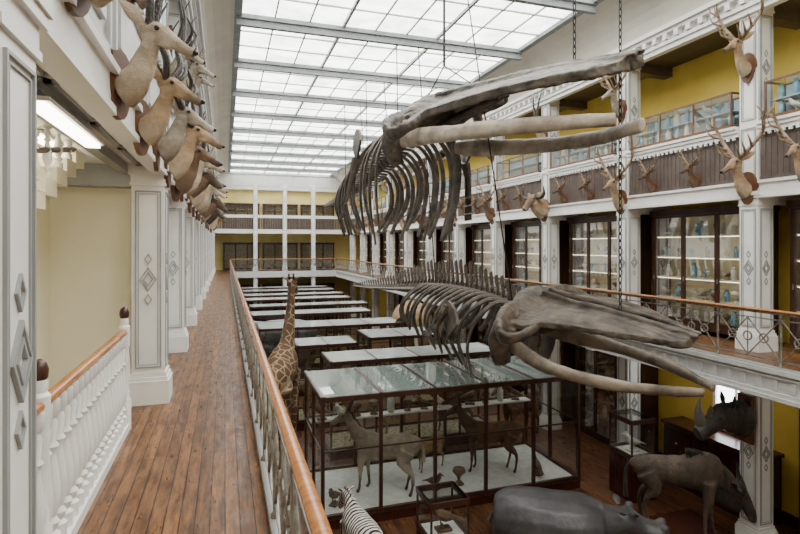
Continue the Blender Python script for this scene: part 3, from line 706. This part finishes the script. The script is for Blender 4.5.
for (x,y,rz,m,lb,s) in ((8.55,24.0,80,ATAN,'pale brown mounted elephant standing beside the cases',1.25),(2.5,25.3,0,HIPPO,'dark grey mounted elephant among the cases',.98)):
    animal('elephant',lb,ELE,m,(x,y,ZG),R(rz+180),s,None,[(-1.5,0,2.2),(-1.7,0,1.7),(-1.65,0,1.1)],None,[(1.8,.2,2.0,.08),(2.1,.25,1.6,.07),(2.5,.25,1.5,.03)],BONEL,voxel=.08,extra=[('ear',m,eleears)])
# ---------------------------------------------------------------- mounted heads
HD=dict(neck=[(0,-.16,.11,.165),(.09,-.10,.10,.15),(.18,.04,.078,.115),(.24,.19,.063,.088),(.27,.28,.060,.082)],
 head=[(.18,.34,.05,.07),(.25,.36,.070,.085),(.33,.34,.072,.086),(.43,.28,.052,.068),(.53,.215,.039,.050),(.61,.165,.037,.045),(.645,.15,.030,.035)],
 lumps=[((.335,.058,.37),(.04,.025,.028)),((.27,.044,.29),(.07,.03,.055)),((.605,.018,.18),(.03,.016,.022)),((.44,.024,.235),(.10,.026,.036))])
HB=dict(neck=[(0,-.10,.24,.31),(.12,-.04,.23,.29),(.28,.04,.18,.24),(.4,.14,.14,.18)],
 head=[(.32,.2,.11,.13),(.45,.2,.13,.155),(.57,.09,.10,.12),(.70,-.04,.085,.09),(.78,-.11,.08,.065)],
 lumps=[((.5,.11,.23),(.05,.03,.03)),((.76,.04,-.08),(.04,.03,.04))])
HC={}
def hornparts(kind,big):
    out=[]; hx,hz,hy=(.46,.30,.05) if big else (.27,.42,.035)
    for s in (-1,1):
        q=MB(); T=lambda pts,k=4:q.tube([(hx+a,s*(hy+b),hz+c) for a,b,c,_ in pts],[d*1.05 for *_,d in pts],8,k=k)
        if kind=='long': T([(0,0,-.03,.034),(.03,.05,.30,.032),(.02,.12,.62,.024),(-.06,.16,.95,.006)])
        elif kind=='lyre': T([(0,0,-.03,.034),(.06,.12,.18,.034),(-.02,.20,.42,.026),(.09,.14,.72,.006)])
        elif kind=='spiral':
            T([(.002*t+.06*math.cos(t*1.15)-.05,.034*t+.06*math.sin(t*1.15),-.03+.10*t,.044*(1-t/11.5)) for t in range(11)],2)
        elif kind=='curl': T([(-.03,.03,.0,.06),(-.06,.22,-.06,.06),(-.04,.38,.05,.042),(-.03,.36,.26,.01)])
        elif kind=='ram': T([(0,.02,0,.06),(-.14,.10,.08,.06),(-.22,.18,-.08,.05),(-.1,.24,-.22,.038),(.08,.27,-.16,.01)])
        elif kind in('antler','antler_small'):
            f=1.0 if kind=='antler' else .62
            def P(l): return [(a*f,b*f,c*f-.02,d*(.7+.3*f)) for a,b,c,d in l]
            T(P([(0,0,0,.036),(-.09,.19,.22,.032),(-.12,.36,.46,.028),(-.04,.42,.72,.022),(.05,.36,.88,.006)]))
            T(P([(0,.03,.03,.026),(.13,.10,.10,.020),(.22,.11,.24,.005)]),3)
            T(P([(-.04,.10,.12,.024),(.12,.2,.16,.018),(.2,.2,.3,.005)]),3)
            T(P([(-.08,.19,.22,.024),(.06,.27,.27,.019),(.17,.29,.4,.005)]),3)
            T(P([(-.12,.36,.46,.024),(.02,.46,.52,.018),(.10,.48,.66,.005)]),3)
            T(P([(-.04,.42,.68,.020),(-.12,.53,.8,.015),(-.14,.55,.95,.004)]),3)
            T(P([(-.05,.41,.66,.020),(.04,.5,.76,.014),(.08,.52,.88,.004)]),3)
        if kind!='none': out.append(q)
    return out
def trophy(kind,horn,furm,loc,rotz,sc,label):
    key=(kind,horn,furm.name)
    if key in HC: return dup(HC[key],loc,(0,0,rotz),sc,label)
    r=thing('hunting_trophy',label,'hunting trophy','mounted heads on the gallery fronts',loc=loc,rot=(0,0,rotz),sc=sc)
    big=kind=='big'; sp=HB if big else HD
    q=MB(); 
    for kk in ('neck','head'):
        p,rr=ZL(sp[kk]); q.tube(p,rr,14,k=4)
    for (c,rd) in sp['lumps']:
        for s in (-1,1): q.ell((c[0],s*c[1],c[2]),rd,10)
    ob('head',q.mesh('head',furm,organic=.012,iters=2,rough=[(.008,22,(1,1,.5))]),r)
    q=MB(); n=20; zc=-.1; vs=[(.0,.19*math.sin(2*math.pi*i/n)*(1 if math.cos(2*math.pi*i/n)>-.2 else .75)*(1.3 if big else 1),zc+.30*math.cos(2*math.pi*i/n)*(1.15 if big else 1)) for i in range(n)]
    vs2=[(-.05,a,b) for _,a,b in vs]; q.add(vs+vs2,[tuple(range(n)),tuple(range(2*n-1,n-1,-1))]+[(i,i+n,(i+1)%n+n,(i+1)%n) for i in range(n)])
    ob('plaque',q.mesh('plaque',PLAQ),r)
    hx,hz=(.42,.3) if big else (.23,.42); wy=.11 if big else .05
    for s in (-1,1):
        q=MB(); q.tube([(hx,s*wy,hz-.03),(hx-.05,s*(wy+.09),hz+.04),(hx-.09,s*(wy+.22),hz+.09)],[(.02,.025),(.022,.068),(.006,.008)],8,k=3,up=(0,0,1)); ob('ear',q.mesh('ear',furm,True),r)
        ob('eye',MB().ell((.515,s*.128,.215) if big else (.355,s*.074,.355),.023,8).mesh('eye',EYE,True),r)
    for q in hornparts(horn,big): ob('antler' if 'antler' in horn else 'horn',q.mesh('horn',ANTLER if 'antler' in horn else HORN,True),r)
    q=MB(); q.ell((.79,0,-.11) if big else (.653,0,.16),(.03,.06 if big else .028,.035 if big else .024),10); ob('nose',q.mesh('nose',EYE,True),r)
    HC[key]=r; return r
LBL={'long':'long straight horns','lyre':'lyre-shaped horns','spiral':'long spiral horns','curl':'wide curled horns','ram':'curled ram horns','antler':'large branched antlers','antler_small':'small branched antlers','none':'no horns'}
def lab(f,horn,where): return '%s mounted head with %s on %s'%({'TAN':'tan','PALE':'cream','BR':'brown','GR':'grey-brown','DK':'dark'}[f],LBL[horn],where)
FM={'TAN':TAN,'PALE':PALE,'BR':BRFUR,'GR':GREYFUR,'DK':DKFUR}
leftset=[(3.25,3.72,'big','ram','TAN',.66),(4.5,3.50,'slim','long','PALE',.88),(5.65,3.42,'slim','lyre','TAN',.9),(6.9,3.45,'slim','spiral','GR',.95),(8.2,3.45,'slim','spiral','TAN',1.1),(9.5,3.35,'slim','long','BR',1.1),(10.8,3.45,'slim','lyre','PALE',1.1),(12.0,3.5,'big','curl','BR',.85),(13.3,3.4,'slim','antler','TAN',1.15),(14.8,3.4,'slim','long','PALE',1.2),(16.4,3.4,'slim','lyre','GR',1.2),(18,3.4,'big','curl','BR',1),(19.8,3.4,'slim','long','TAN',1.2),(21.6,3.5,'slim','antler','TAN',1.1),(23.5,3.4,'big','curl','DK',.95),(25.5,3.4,'slim','lyre','TAN',1.2),(28,3.4,'slim','spiral','TAN',1.2),(31,3.4,'slim','long','TAN',1.2),(34,3.4,'slim','long','BR',1.2)]
for (y,z,k,hn,f,s) in leftset:
    trophy(k,hn,FM[f],(XL+.055,y,z),R(random.uniform(-24,2)),s,lab(f,hn,'the panelled front'))
for (y,z,hn,s) in ((5.1,4.45,'spiral',.7),(7.6,4.5,'long',.75),(9.6,4.9,'spiral',.9),(11.9,5.4,'antler',.8)):
    trophy('slim',hn,FM['GR'],(XL+.055,y,z),R(-8),s,lab('GR',hn,'the panelled front'))
rs=['antler','antler','curl','antler','antler_small','curl','antler','long','antler_small','curl','antler']
fs=['TAN','TAN','TAN','BR','TAN','BR','TAN','BR','TAN','BR','TAN']
for i,y in enumerate(YC):
    trophy('slim' if rs[i]!='curl' else 'big',rs[i],FM[fs[i]],(XR-.06,y+h,3.5),R(180+random.uniform(2,18)),1.15,lab(fs[i],rs[i],'a white column'))
    if i<9:
        for (dy,hn,f) in ((1.55,'antler_small','BR'),(2.85,'antler_small','BR')):
            trophy('slim',hn,FM[f],(XR+.01,y+dy,3.74),R(186),.74,lab(f,hn,'the slatted parapet'))
    hn=['antler','antler','long','antler','antler','curl','antler','long','antler','long','antler'][i]
    f='GR' if i%2 else 'TAN'
    trophy('slim' if hn!='curl' else 'big',hn,FM[f],(XR-.06,y+h,6.0),R(184),1.05,lab(f,hn,'a white column'))
trophy('slim','antler',FM['TAN'],(XR+.01,7.2,3.7),R(188),.9,lab('TAN','antler','the slatted parapet'))
r=thing('rhinoceros_trophy','dark mounted rhinoceros head with two horns on a white column','hunting trophy',loc=(XR-.08,YC[0]+h+.02,-1.42),rot=(0,0,R(168)),sc=.98)
q=MB()
for l in ([(0,.0,.30,.42),(.15,.02,.28,.38),(.32,.04,.24,.32),(.46,.06,.21,.27)],[(.34,.12,.19,.23),(.50,.10,.20,.25),(.66,-.02,.17,.21),(.84,-.15,.145,.18),(1.0,-.24,.15,.18),(1.10,-.28,.12,.14)]):
    p,rr=ZL(l); q.tube(p,rr,16,k=4)
for s in (-1,1): q.ell((.64,s*.15,.10),(.07,.05,.05),10); q.ell((1.04,s*.09,-.22),(.05,.04,.05),8)
q.ell((.98,0,-.06),(.13,.11,.09),12)
ob('head',q.mesh('head',RHINO,organic=.02,iters=2,rough=[(.025,8,(1.5,.6,.6))]),r)
q=MB(); q.tube([(1.0,0,-.06),(1.05,0,.10),(1.06,0,.28),(1.02,0,.46)],[(.11,.13),(.085,.095),(.05,.055),(.006,.006)],12,k=3,up=(1,0,0)); ob('horn',q.mesh('horn',RHORN,True),r)
q=MB(); q.tube([(.77,0,.06),(.79,0,.18),(.78,0,.30)],[(.085,.10),(.06,.065),(.006,.006)],12,k=3,up=(1,0,0)); ob('horn',q.mesh('horn',RHORN,True),r)
for s in (-1,1):
    q=MB(); q.tube([(.40,s*.12,.28),(.38,s*.18,.40),(.40,s*.20,.54)],[(.03,.03),(.03,.075),(.01,.01)],8,k=3,up=(0,1,0)); ob('ear',q.mesh('ear',RHINO,True),r)
    ob('eye',MB().ell((.70,s*.185,.06),.022,8).mesh('eye',EYE,True),r)
ob('plaque',MB().box(-.05,.02,-.2,.2,-.5,.5).mesh('plaque',PLAQ),r)
# ---------------------------------------------------------------- whale skeletons
def vertmesh(m):
    q=MB(); q.tube([(-.34,0,0),(-.25,0,0),(.25,0,0),(.34,0,0)],[.5,.42,.42,.5],12)
    q.tube([(0,0,.35),(-.12,0,.9),(-.40,0,1.5),(-.5,0,1.8)],[(.10,.30),(.07,.30),(.07,.42),(.06,.32)],8,up=(1,0,0))
    for s in (-1,1): q.tube([(0,s*.35,0),(-.05,s*.9,-.02),(-.1,s*1.35,-.08),(-.1,s*1.5,-.1)],[(.26,.12),(.24,.07),(.38,.06),(.25,.05)],8)
    for s in (-1,1): q.tube([(.2,s*.2,.35),(.45,s*.28,.6)],[.1,.05],6)
    return q.mesh('vertebra',m,True)
VERT=vertmesh(BONED); VERT2=vertmesh(BONEM)
def frame(fwd):
    X=Vector(fwd).normalized(); Y=Vector((0,0,1)).cross(X).normalized(); Z=X.cross(Y)
    return Matrix((X,Y,Z)).transposed()
def plate(q,sect,th,L,W,Hs):
    n=len(sect); vs=[]
    for x,a,b,c,d in sect: vs+=[(x*L,a*W,c*Hs),(x*L,b*W,d*Hs),(x*L,b*W,d*Hs-th*.7),(x*L,a*W,c*Hs-th)]
    fs=[]
    for i in range(n-1):
        o=4*i
        for j in range(4): fs.append((o+j,o+(j+1)%4,o+4+(j+1)%4,o+4+j))
    fs+=[(3,2,1,0),(4*n-4,4*n-3,4*n-2,4*n-1)]
    q.add(vs,fs)
def whale(label,base,tip,spine,W,Hs,JW,rib_w,rib_h,nv,nr,vs,jd,bone,vert,jawm,stn,spin=1,fl=1,roll=0,rib0=.55,bb=.13,pth=.14,sweep=1.0,step=1.0):
    base=Vector(base); tip=Vector(tip); r=thing('whale_skeleton',label,'whale skeleton','hanging whale skeletons',loc=base)
    L=(tip-base).length; F=frame(tip-base)@Matrix.Rotation(R(roll),3,'X'); e=F.to_euler(); eJ=frame(tip-base).to_euler()
    q=MB()
    q.tube([(0,0,0),(.05*L,0,.04*Hs),(.12*L,0,.10*Hs),(.19*L,0,.14*Hs),(.27*L,0,.16*Hs)],[(.18*W,.26*Hs),(.32*W,.40*Hs),(.36*W,.38*Hs),(.28*W,.24*Hs),(.16*W,.14*Hs)],18,k=4)
    for s in (-1,1):
        plate(q,[(.13,s*.04,s*.46,.36,.10),(.22,s*.05,s*.50,.34,.10)]+[(a,s*.05,s*b,d,d-.14*(1-a)-.03) for a,b,d in stn]+[(1.0,s*.02,s*.12,.02,.0)],pth,L,W,Hs)
        q.tube([(.17*L,s*.05*W,.40*Hs),(.4*L,s*.075*W,.30*Hs),(.7*L,s*.07*W,.20*Hs),(1.03*L,s*.035*W,.03)],[(.03*W,.07*Hs),(.03*W,.08*Hs),(.03*W,.06*Hs),(.02*W,.03*Hs)],10,k=3)
        q.tube([(.04*L,s*.25*W,.1*Hs),(.09*L,s*.52*W,.08*Hs),(.16*L,s*.66*W,-.02*Hs),(.25*L,s*.62*W,.0),(.30*L,s*.46*W,.10*Hs)],[(.18*Hs,.26*Hs),(.12*Hs,.24*Hs),(.07*Hs,.14*Hs),(.05*Hs,.09*Hs),(.05*Hs,.07*Hs)],10,k=3)
        q.tube([(.11*L,s*.5*W,.05*Hs),(.075*L,s*.56*W,-.25*Hs),(.06*L,s*.52*W,-.58*Hs)],[(.10*Hs,.24*Hs),(.09*Hs,.20*Hs),(.08*Hs,.14*Hs)],10,k=3)
        q.ell((.02*L,s*.16*W,-.08*Hs),(.14,.2*W,.2*Hs),12)
        q.tube([(.16*L,s*.12*W,-.15*Hs),(.3*L,s*.08*W,-.05*Hs),(.5*L,s*.05*W,.04*Hs)],[(.05*W,.12*Hs),(.04*W,.08*Hs),(.03*W,.05*Hs)],8,k=3)
    ob('skull',q.mesh('skull',bone,organic=.026,iters=0,rough=[(.02,1.8,(.6,1,1)),(.022,6,(.25,1.8,1)),(.012,16,(.3,1.3,1))]),r,(0,0,0),e)
    for s in (-1,1):
        q=MB(); q.tube([(x*L,s*y*JW,z) for x,y,z,_,_ in jd],[(a,b) for *_,a,b in jd],14,k=6)
        x,y,z,_,_=jd[1]; q.tube([(x*L,s*y*JW,z),(x*L-.05,s*y*JW,z+.42)],[(.06,.2),(.04,.08)],8,up=(1,0,0))
        ob('lower_jaw',q.mesh('lower_jaw',jawm,organic=.028,iters=2,rough=[(.02,1.6,(1,1,1)),(.008,8,(.6,1,1))]),r,(0,0,0),eJ)
    pts=[Vector(p) for p in cr(spine,12)]
    ln=[0]
    for i in range(1,len(pts)): ln.append(ln[-1]+(pts[i]-pts[i-1]).length)
    def at(s):
        for i in range(1,len(pts)):
            if ln[i]>=s: 
                t=(s-ln[i-1])/(ln[i]-ln[i-1]); return pts[i-1].lerp(pts[i],t),(pts[i-1]-pts[i])
        return pts[-1],pts[-2]-pts[-1]
    T=ln[-1]
    for i in range(nv):
        u=i/(nv-1); p,f=at(u*T*.995); sz=vs*(.75+.5*math.sin(min(1,u*1.6)*math.pi*.6))*(1 if u<.55 else max(.2,1-(u-.55)*1.7))
        sp=sz*spin*(.80+.5*math.sin(min(1,(u+.12)*1.4)*math.pi))*random.uniform(.92,1.08)
        ob('vertebra',vert,r,p-base,frame(f).to_euler(),(T/nv*.98,sz,max(.08,sp)))
    for i in range(nr):
        u=(i*step+.5)/(nv-1); p,f=at(u*T); t=i/(nr-1)
        w=rib_w*(.72+.28*math.sin(min(1,t*1.6+.2)*math.pi*.5))*(1-.25*t); hh=rib_h*(rib0+(1-rib0)*math.sin(min(1,t*2.2+.3)*math.pi*.5))*(1-.38*t)
        Fm=frame(f); 
        for s in (-1,1):
            j=lambda a:random.uniform(-a,a)
            q=MB(); sw=(.22+.85*t)*sweep+j(.10); b=bb*(1.5 if i<3 else 1); hh2=hh*(1+j(.08)); w2=w*(1+j(.07)); fla=.84-.12*t+j(.10)
            q.tube([(0,s*.10,.08),(-.06,s*w2*.55,.10),(-.13-sw*.35+j(.04),s*w2*.97,-.20*hh2),(-.22-sw*.75+j(.05),s*w2*1.04,-.58*hh2),(-.26-sw*1.15+j(.08),s*w2*fla,-hh2)],[(.06,.07),(.055,.08),(.042,b),(.040,b*1.1),(.028,b*.7)],8,k=5,up=(1,0,.01))
            ob('rib',q.mesh('rib',bone,True),r,p-base,Fm.to_euler())
    p,f=at(T*.05); Fm=frame(f)
    for s in (-1,1):
        q=MB(); n=9; fan=[(-.1+.70*math.cos(R(20+a*17.5)),s*(rib_w+.1),.1+.62*math.sin(R(20+a*17.5))) for a in range(n)]
        vs_=[(x,y,z-.55) for x,y,z in fan]+[(-.02,s*(rib_w+.1),-.75),(-.22,s*(rib_w+.1),-.75)]
        m_=len(vs_); v2=[(x,y+s*.06,z) for x,y,z in vs_]
        q.add(vs_+v2,[tuple(range(m_)),tuple(range(2*m_-1,m_-1,-1))]+[(i,i+m_,(i+1)%m_+m_,(i+1)%m_) for i in range(m_)])
        ob('shoulder_blade',q.mesh('shoulder_blade',bone),r,Vector(p-base)-Vector((0,0,.1)),Fm.to_euler())
        q=MB(); y0=s*(rib_w+.12)
        q.tube([(-.12,y0,-.7),(-.2,y0+s*.1,-1.05)],[.14,.11],8)
        for d in (-.08,.08): q.tube([(-.2+d,y0+s*.1,-1.05),(-.45+d*1.5,y0+s*.2,-1.6)],[.07,.055],7)
        for d in (-.15,-.05,.05,.15):
            for k in range(3):
                a=Vector((-.45+d*(1+.2*k)-.14*k,y0+s*(.2+.05*k),-1.64-.22*k)); q.tube([a,a+Vector((-.12+d*.1,s*.05,-.18))],[.036,.026],6)
        ob('flipper_bones',q.mesh('flipper_bones',bone,True),r,Vector(p-base)+Vector((0,0,.35 if fl<1 else 0)),Fm.to_euler(),(1,1,fl))
    return r
ST1=[(.34,.52,.32),(.5,.52,.28),(.7,.50,.22),(.85,.45,.14),(.95,.34,.06)]
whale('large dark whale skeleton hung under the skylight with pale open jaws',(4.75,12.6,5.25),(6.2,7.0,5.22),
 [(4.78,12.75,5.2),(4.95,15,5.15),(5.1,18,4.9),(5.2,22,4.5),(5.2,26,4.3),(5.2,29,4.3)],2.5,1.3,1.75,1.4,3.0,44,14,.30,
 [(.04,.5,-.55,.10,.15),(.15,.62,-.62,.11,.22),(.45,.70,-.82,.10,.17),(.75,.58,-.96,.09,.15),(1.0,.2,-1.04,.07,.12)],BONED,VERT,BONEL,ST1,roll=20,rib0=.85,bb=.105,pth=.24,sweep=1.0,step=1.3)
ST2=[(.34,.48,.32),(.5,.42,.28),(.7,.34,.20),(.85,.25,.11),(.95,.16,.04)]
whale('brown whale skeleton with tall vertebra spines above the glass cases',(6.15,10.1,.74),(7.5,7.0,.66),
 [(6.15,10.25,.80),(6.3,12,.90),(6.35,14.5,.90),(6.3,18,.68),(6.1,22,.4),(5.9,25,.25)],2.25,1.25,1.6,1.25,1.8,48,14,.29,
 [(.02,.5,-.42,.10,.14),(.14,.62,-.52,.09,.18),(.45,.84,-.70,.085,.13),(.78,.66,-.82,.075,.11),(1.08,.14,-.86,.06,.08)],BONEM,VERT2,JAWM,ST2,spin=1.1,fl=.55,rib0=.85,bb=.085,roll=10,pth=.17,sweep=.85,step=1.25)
def chain(x,y,z0,z1,label='dark iron chain hanging from the skylight beams'):
    n=int((z1-z0)/.13); q=MB()
    for i in range(n):
        zc=z0+.065+i*.13; pts=[]
        for t in range(9):
            a=2*math.pi*t/8; u=.028*math.cos(a); w=.085*math.sin(a)
            pts.append((x+u,y,zc+w) if i%2 else (x,y+u,zc+w))
        q.tube(pts,.012,4,up=(0,1,0) if i%2 else (1,0,0))
    thing('chain',label,'chain','suspension chains',q.mesh('chain',STEEL))
def rod(p0,p1,rr=.016): 
    thing('suspension_wire','dark steel suspension wire holding a whale skeleton','wire','suspension wires',MB().tube([p0,p1],rr,6).mesh('suspension_wire',STEEL))
chain(5.95,8.1,5.5,SKZ-.3)
chain(6.95,8.1,.85,SKZ-.3)
rod((5.0,11.83,6.5),(5.0,11.83,SKZ-.3),.03); rod((5.0,11.83,6.5),(4.6,12.2,5.6)); rod((5.0,11.83,6.5),(5.4,10.6,5.6)); 
rod((6.2,10.7,.9),(5.6,11.83,SKZ-.3))
for y in (15.56,19.29,23.02): rod((5.05,y,5.1 if y<20 else 4.6),(5.0,y,SKZ-.3)); rod((6.3,y,.9 if y<17 else .55),(5.7,y,SKZ-.3))
# ---------------------------------------------------------------- small cases, sideboard
dcase(3.7,4.5,9.4,10.2,ZG+1.35,1,1,GLASS,'small glass display case beside the hippopotamus',g='small glass cases',base=.55,t=.035)
thing('mounted_bird','small brown mounted bird in a glass display case','specimen',me=jars[4],loc=(4.1,9.8,ZG+.6),sc=2.2)
dcase(9.35,10.05,10.5,11.3,ZG+2.0,1,1,GLASS,'small glass display case on a dark stand beside a column',g='small glass cases',base=1.05,t=.035)
thing('mounted_bird','white mounted bird in a small glass case','specimen',me=jars[2],loc=(9.7,10.9,ZG+1.09),sc=2.0)
r=thing('sideboard','dark mahogany sideboard with drawers against the yellow wall','cabinet',loc=(11.2,8.7,ZG))
ob('body',MB().box(0,.68,0,2.7,0,1.5).box(-.05,.7,-.05,2.75,1.5,1.58).mesh('body',MAHOG),r)
dm=MB().box(-.03,0,.05,.85,.1,.68).mesh('drawer',MAHOG); km=MB().ell((-.05,.45,.4),.03,8).mesh('knob',IRON,True)
for i in range(3):
    for j in range(2):
        d=ob('drawer',dm,r,(0,.02+i*.88,j*.7)); ob('knob',km,d)
nb+=1
y0=9.3
mb=MB(); mb.box(11.93,12.0,y0,y0+1.1,ZG+1.7,ZG+3.1,0); mb.rectframe(y0-.08,y0+1.18,ZG+1.62,ZG+3.18,.08,11.88,12.0,1); mb.box(11.9,11.94,y0+.52,y0+.57,ZG+1.7,ZG+3.1,1)
o=ob('window_%d'%nb,mb.mesh('window',[WINL,WHITE])); o['kind']='structure'
mb=MB(); mb.box(11.96,12.0,YBEG,YEND,ZG,ZG+.25); st('baseboard_right',mb,DWOOD)
# ---------------------------------------------------------------- world & camera
w=bpy.data.worlds.new('World'); SC.world=w; w.use_nodes=True
w.node_tree.nodes['Background'].inputs[0].default_value=(.85,.92,1,1); w.node_tree.nodes['Background'].inputs[1].default_value=.6
cd=bpy.data.cameras.new('Camera'); cam=bpy.data.objects.new('Camera',cd); COL.objects.link(cam)
cam.location=(0,0,2.2); cam.rotation_euler=(R(90),0,-math.atan(175/533)); cd.lens=533/800*36; cd.sensor_width=36; cd.shift_y=-.0275; cd.clip_end=300
SC.camera=cam
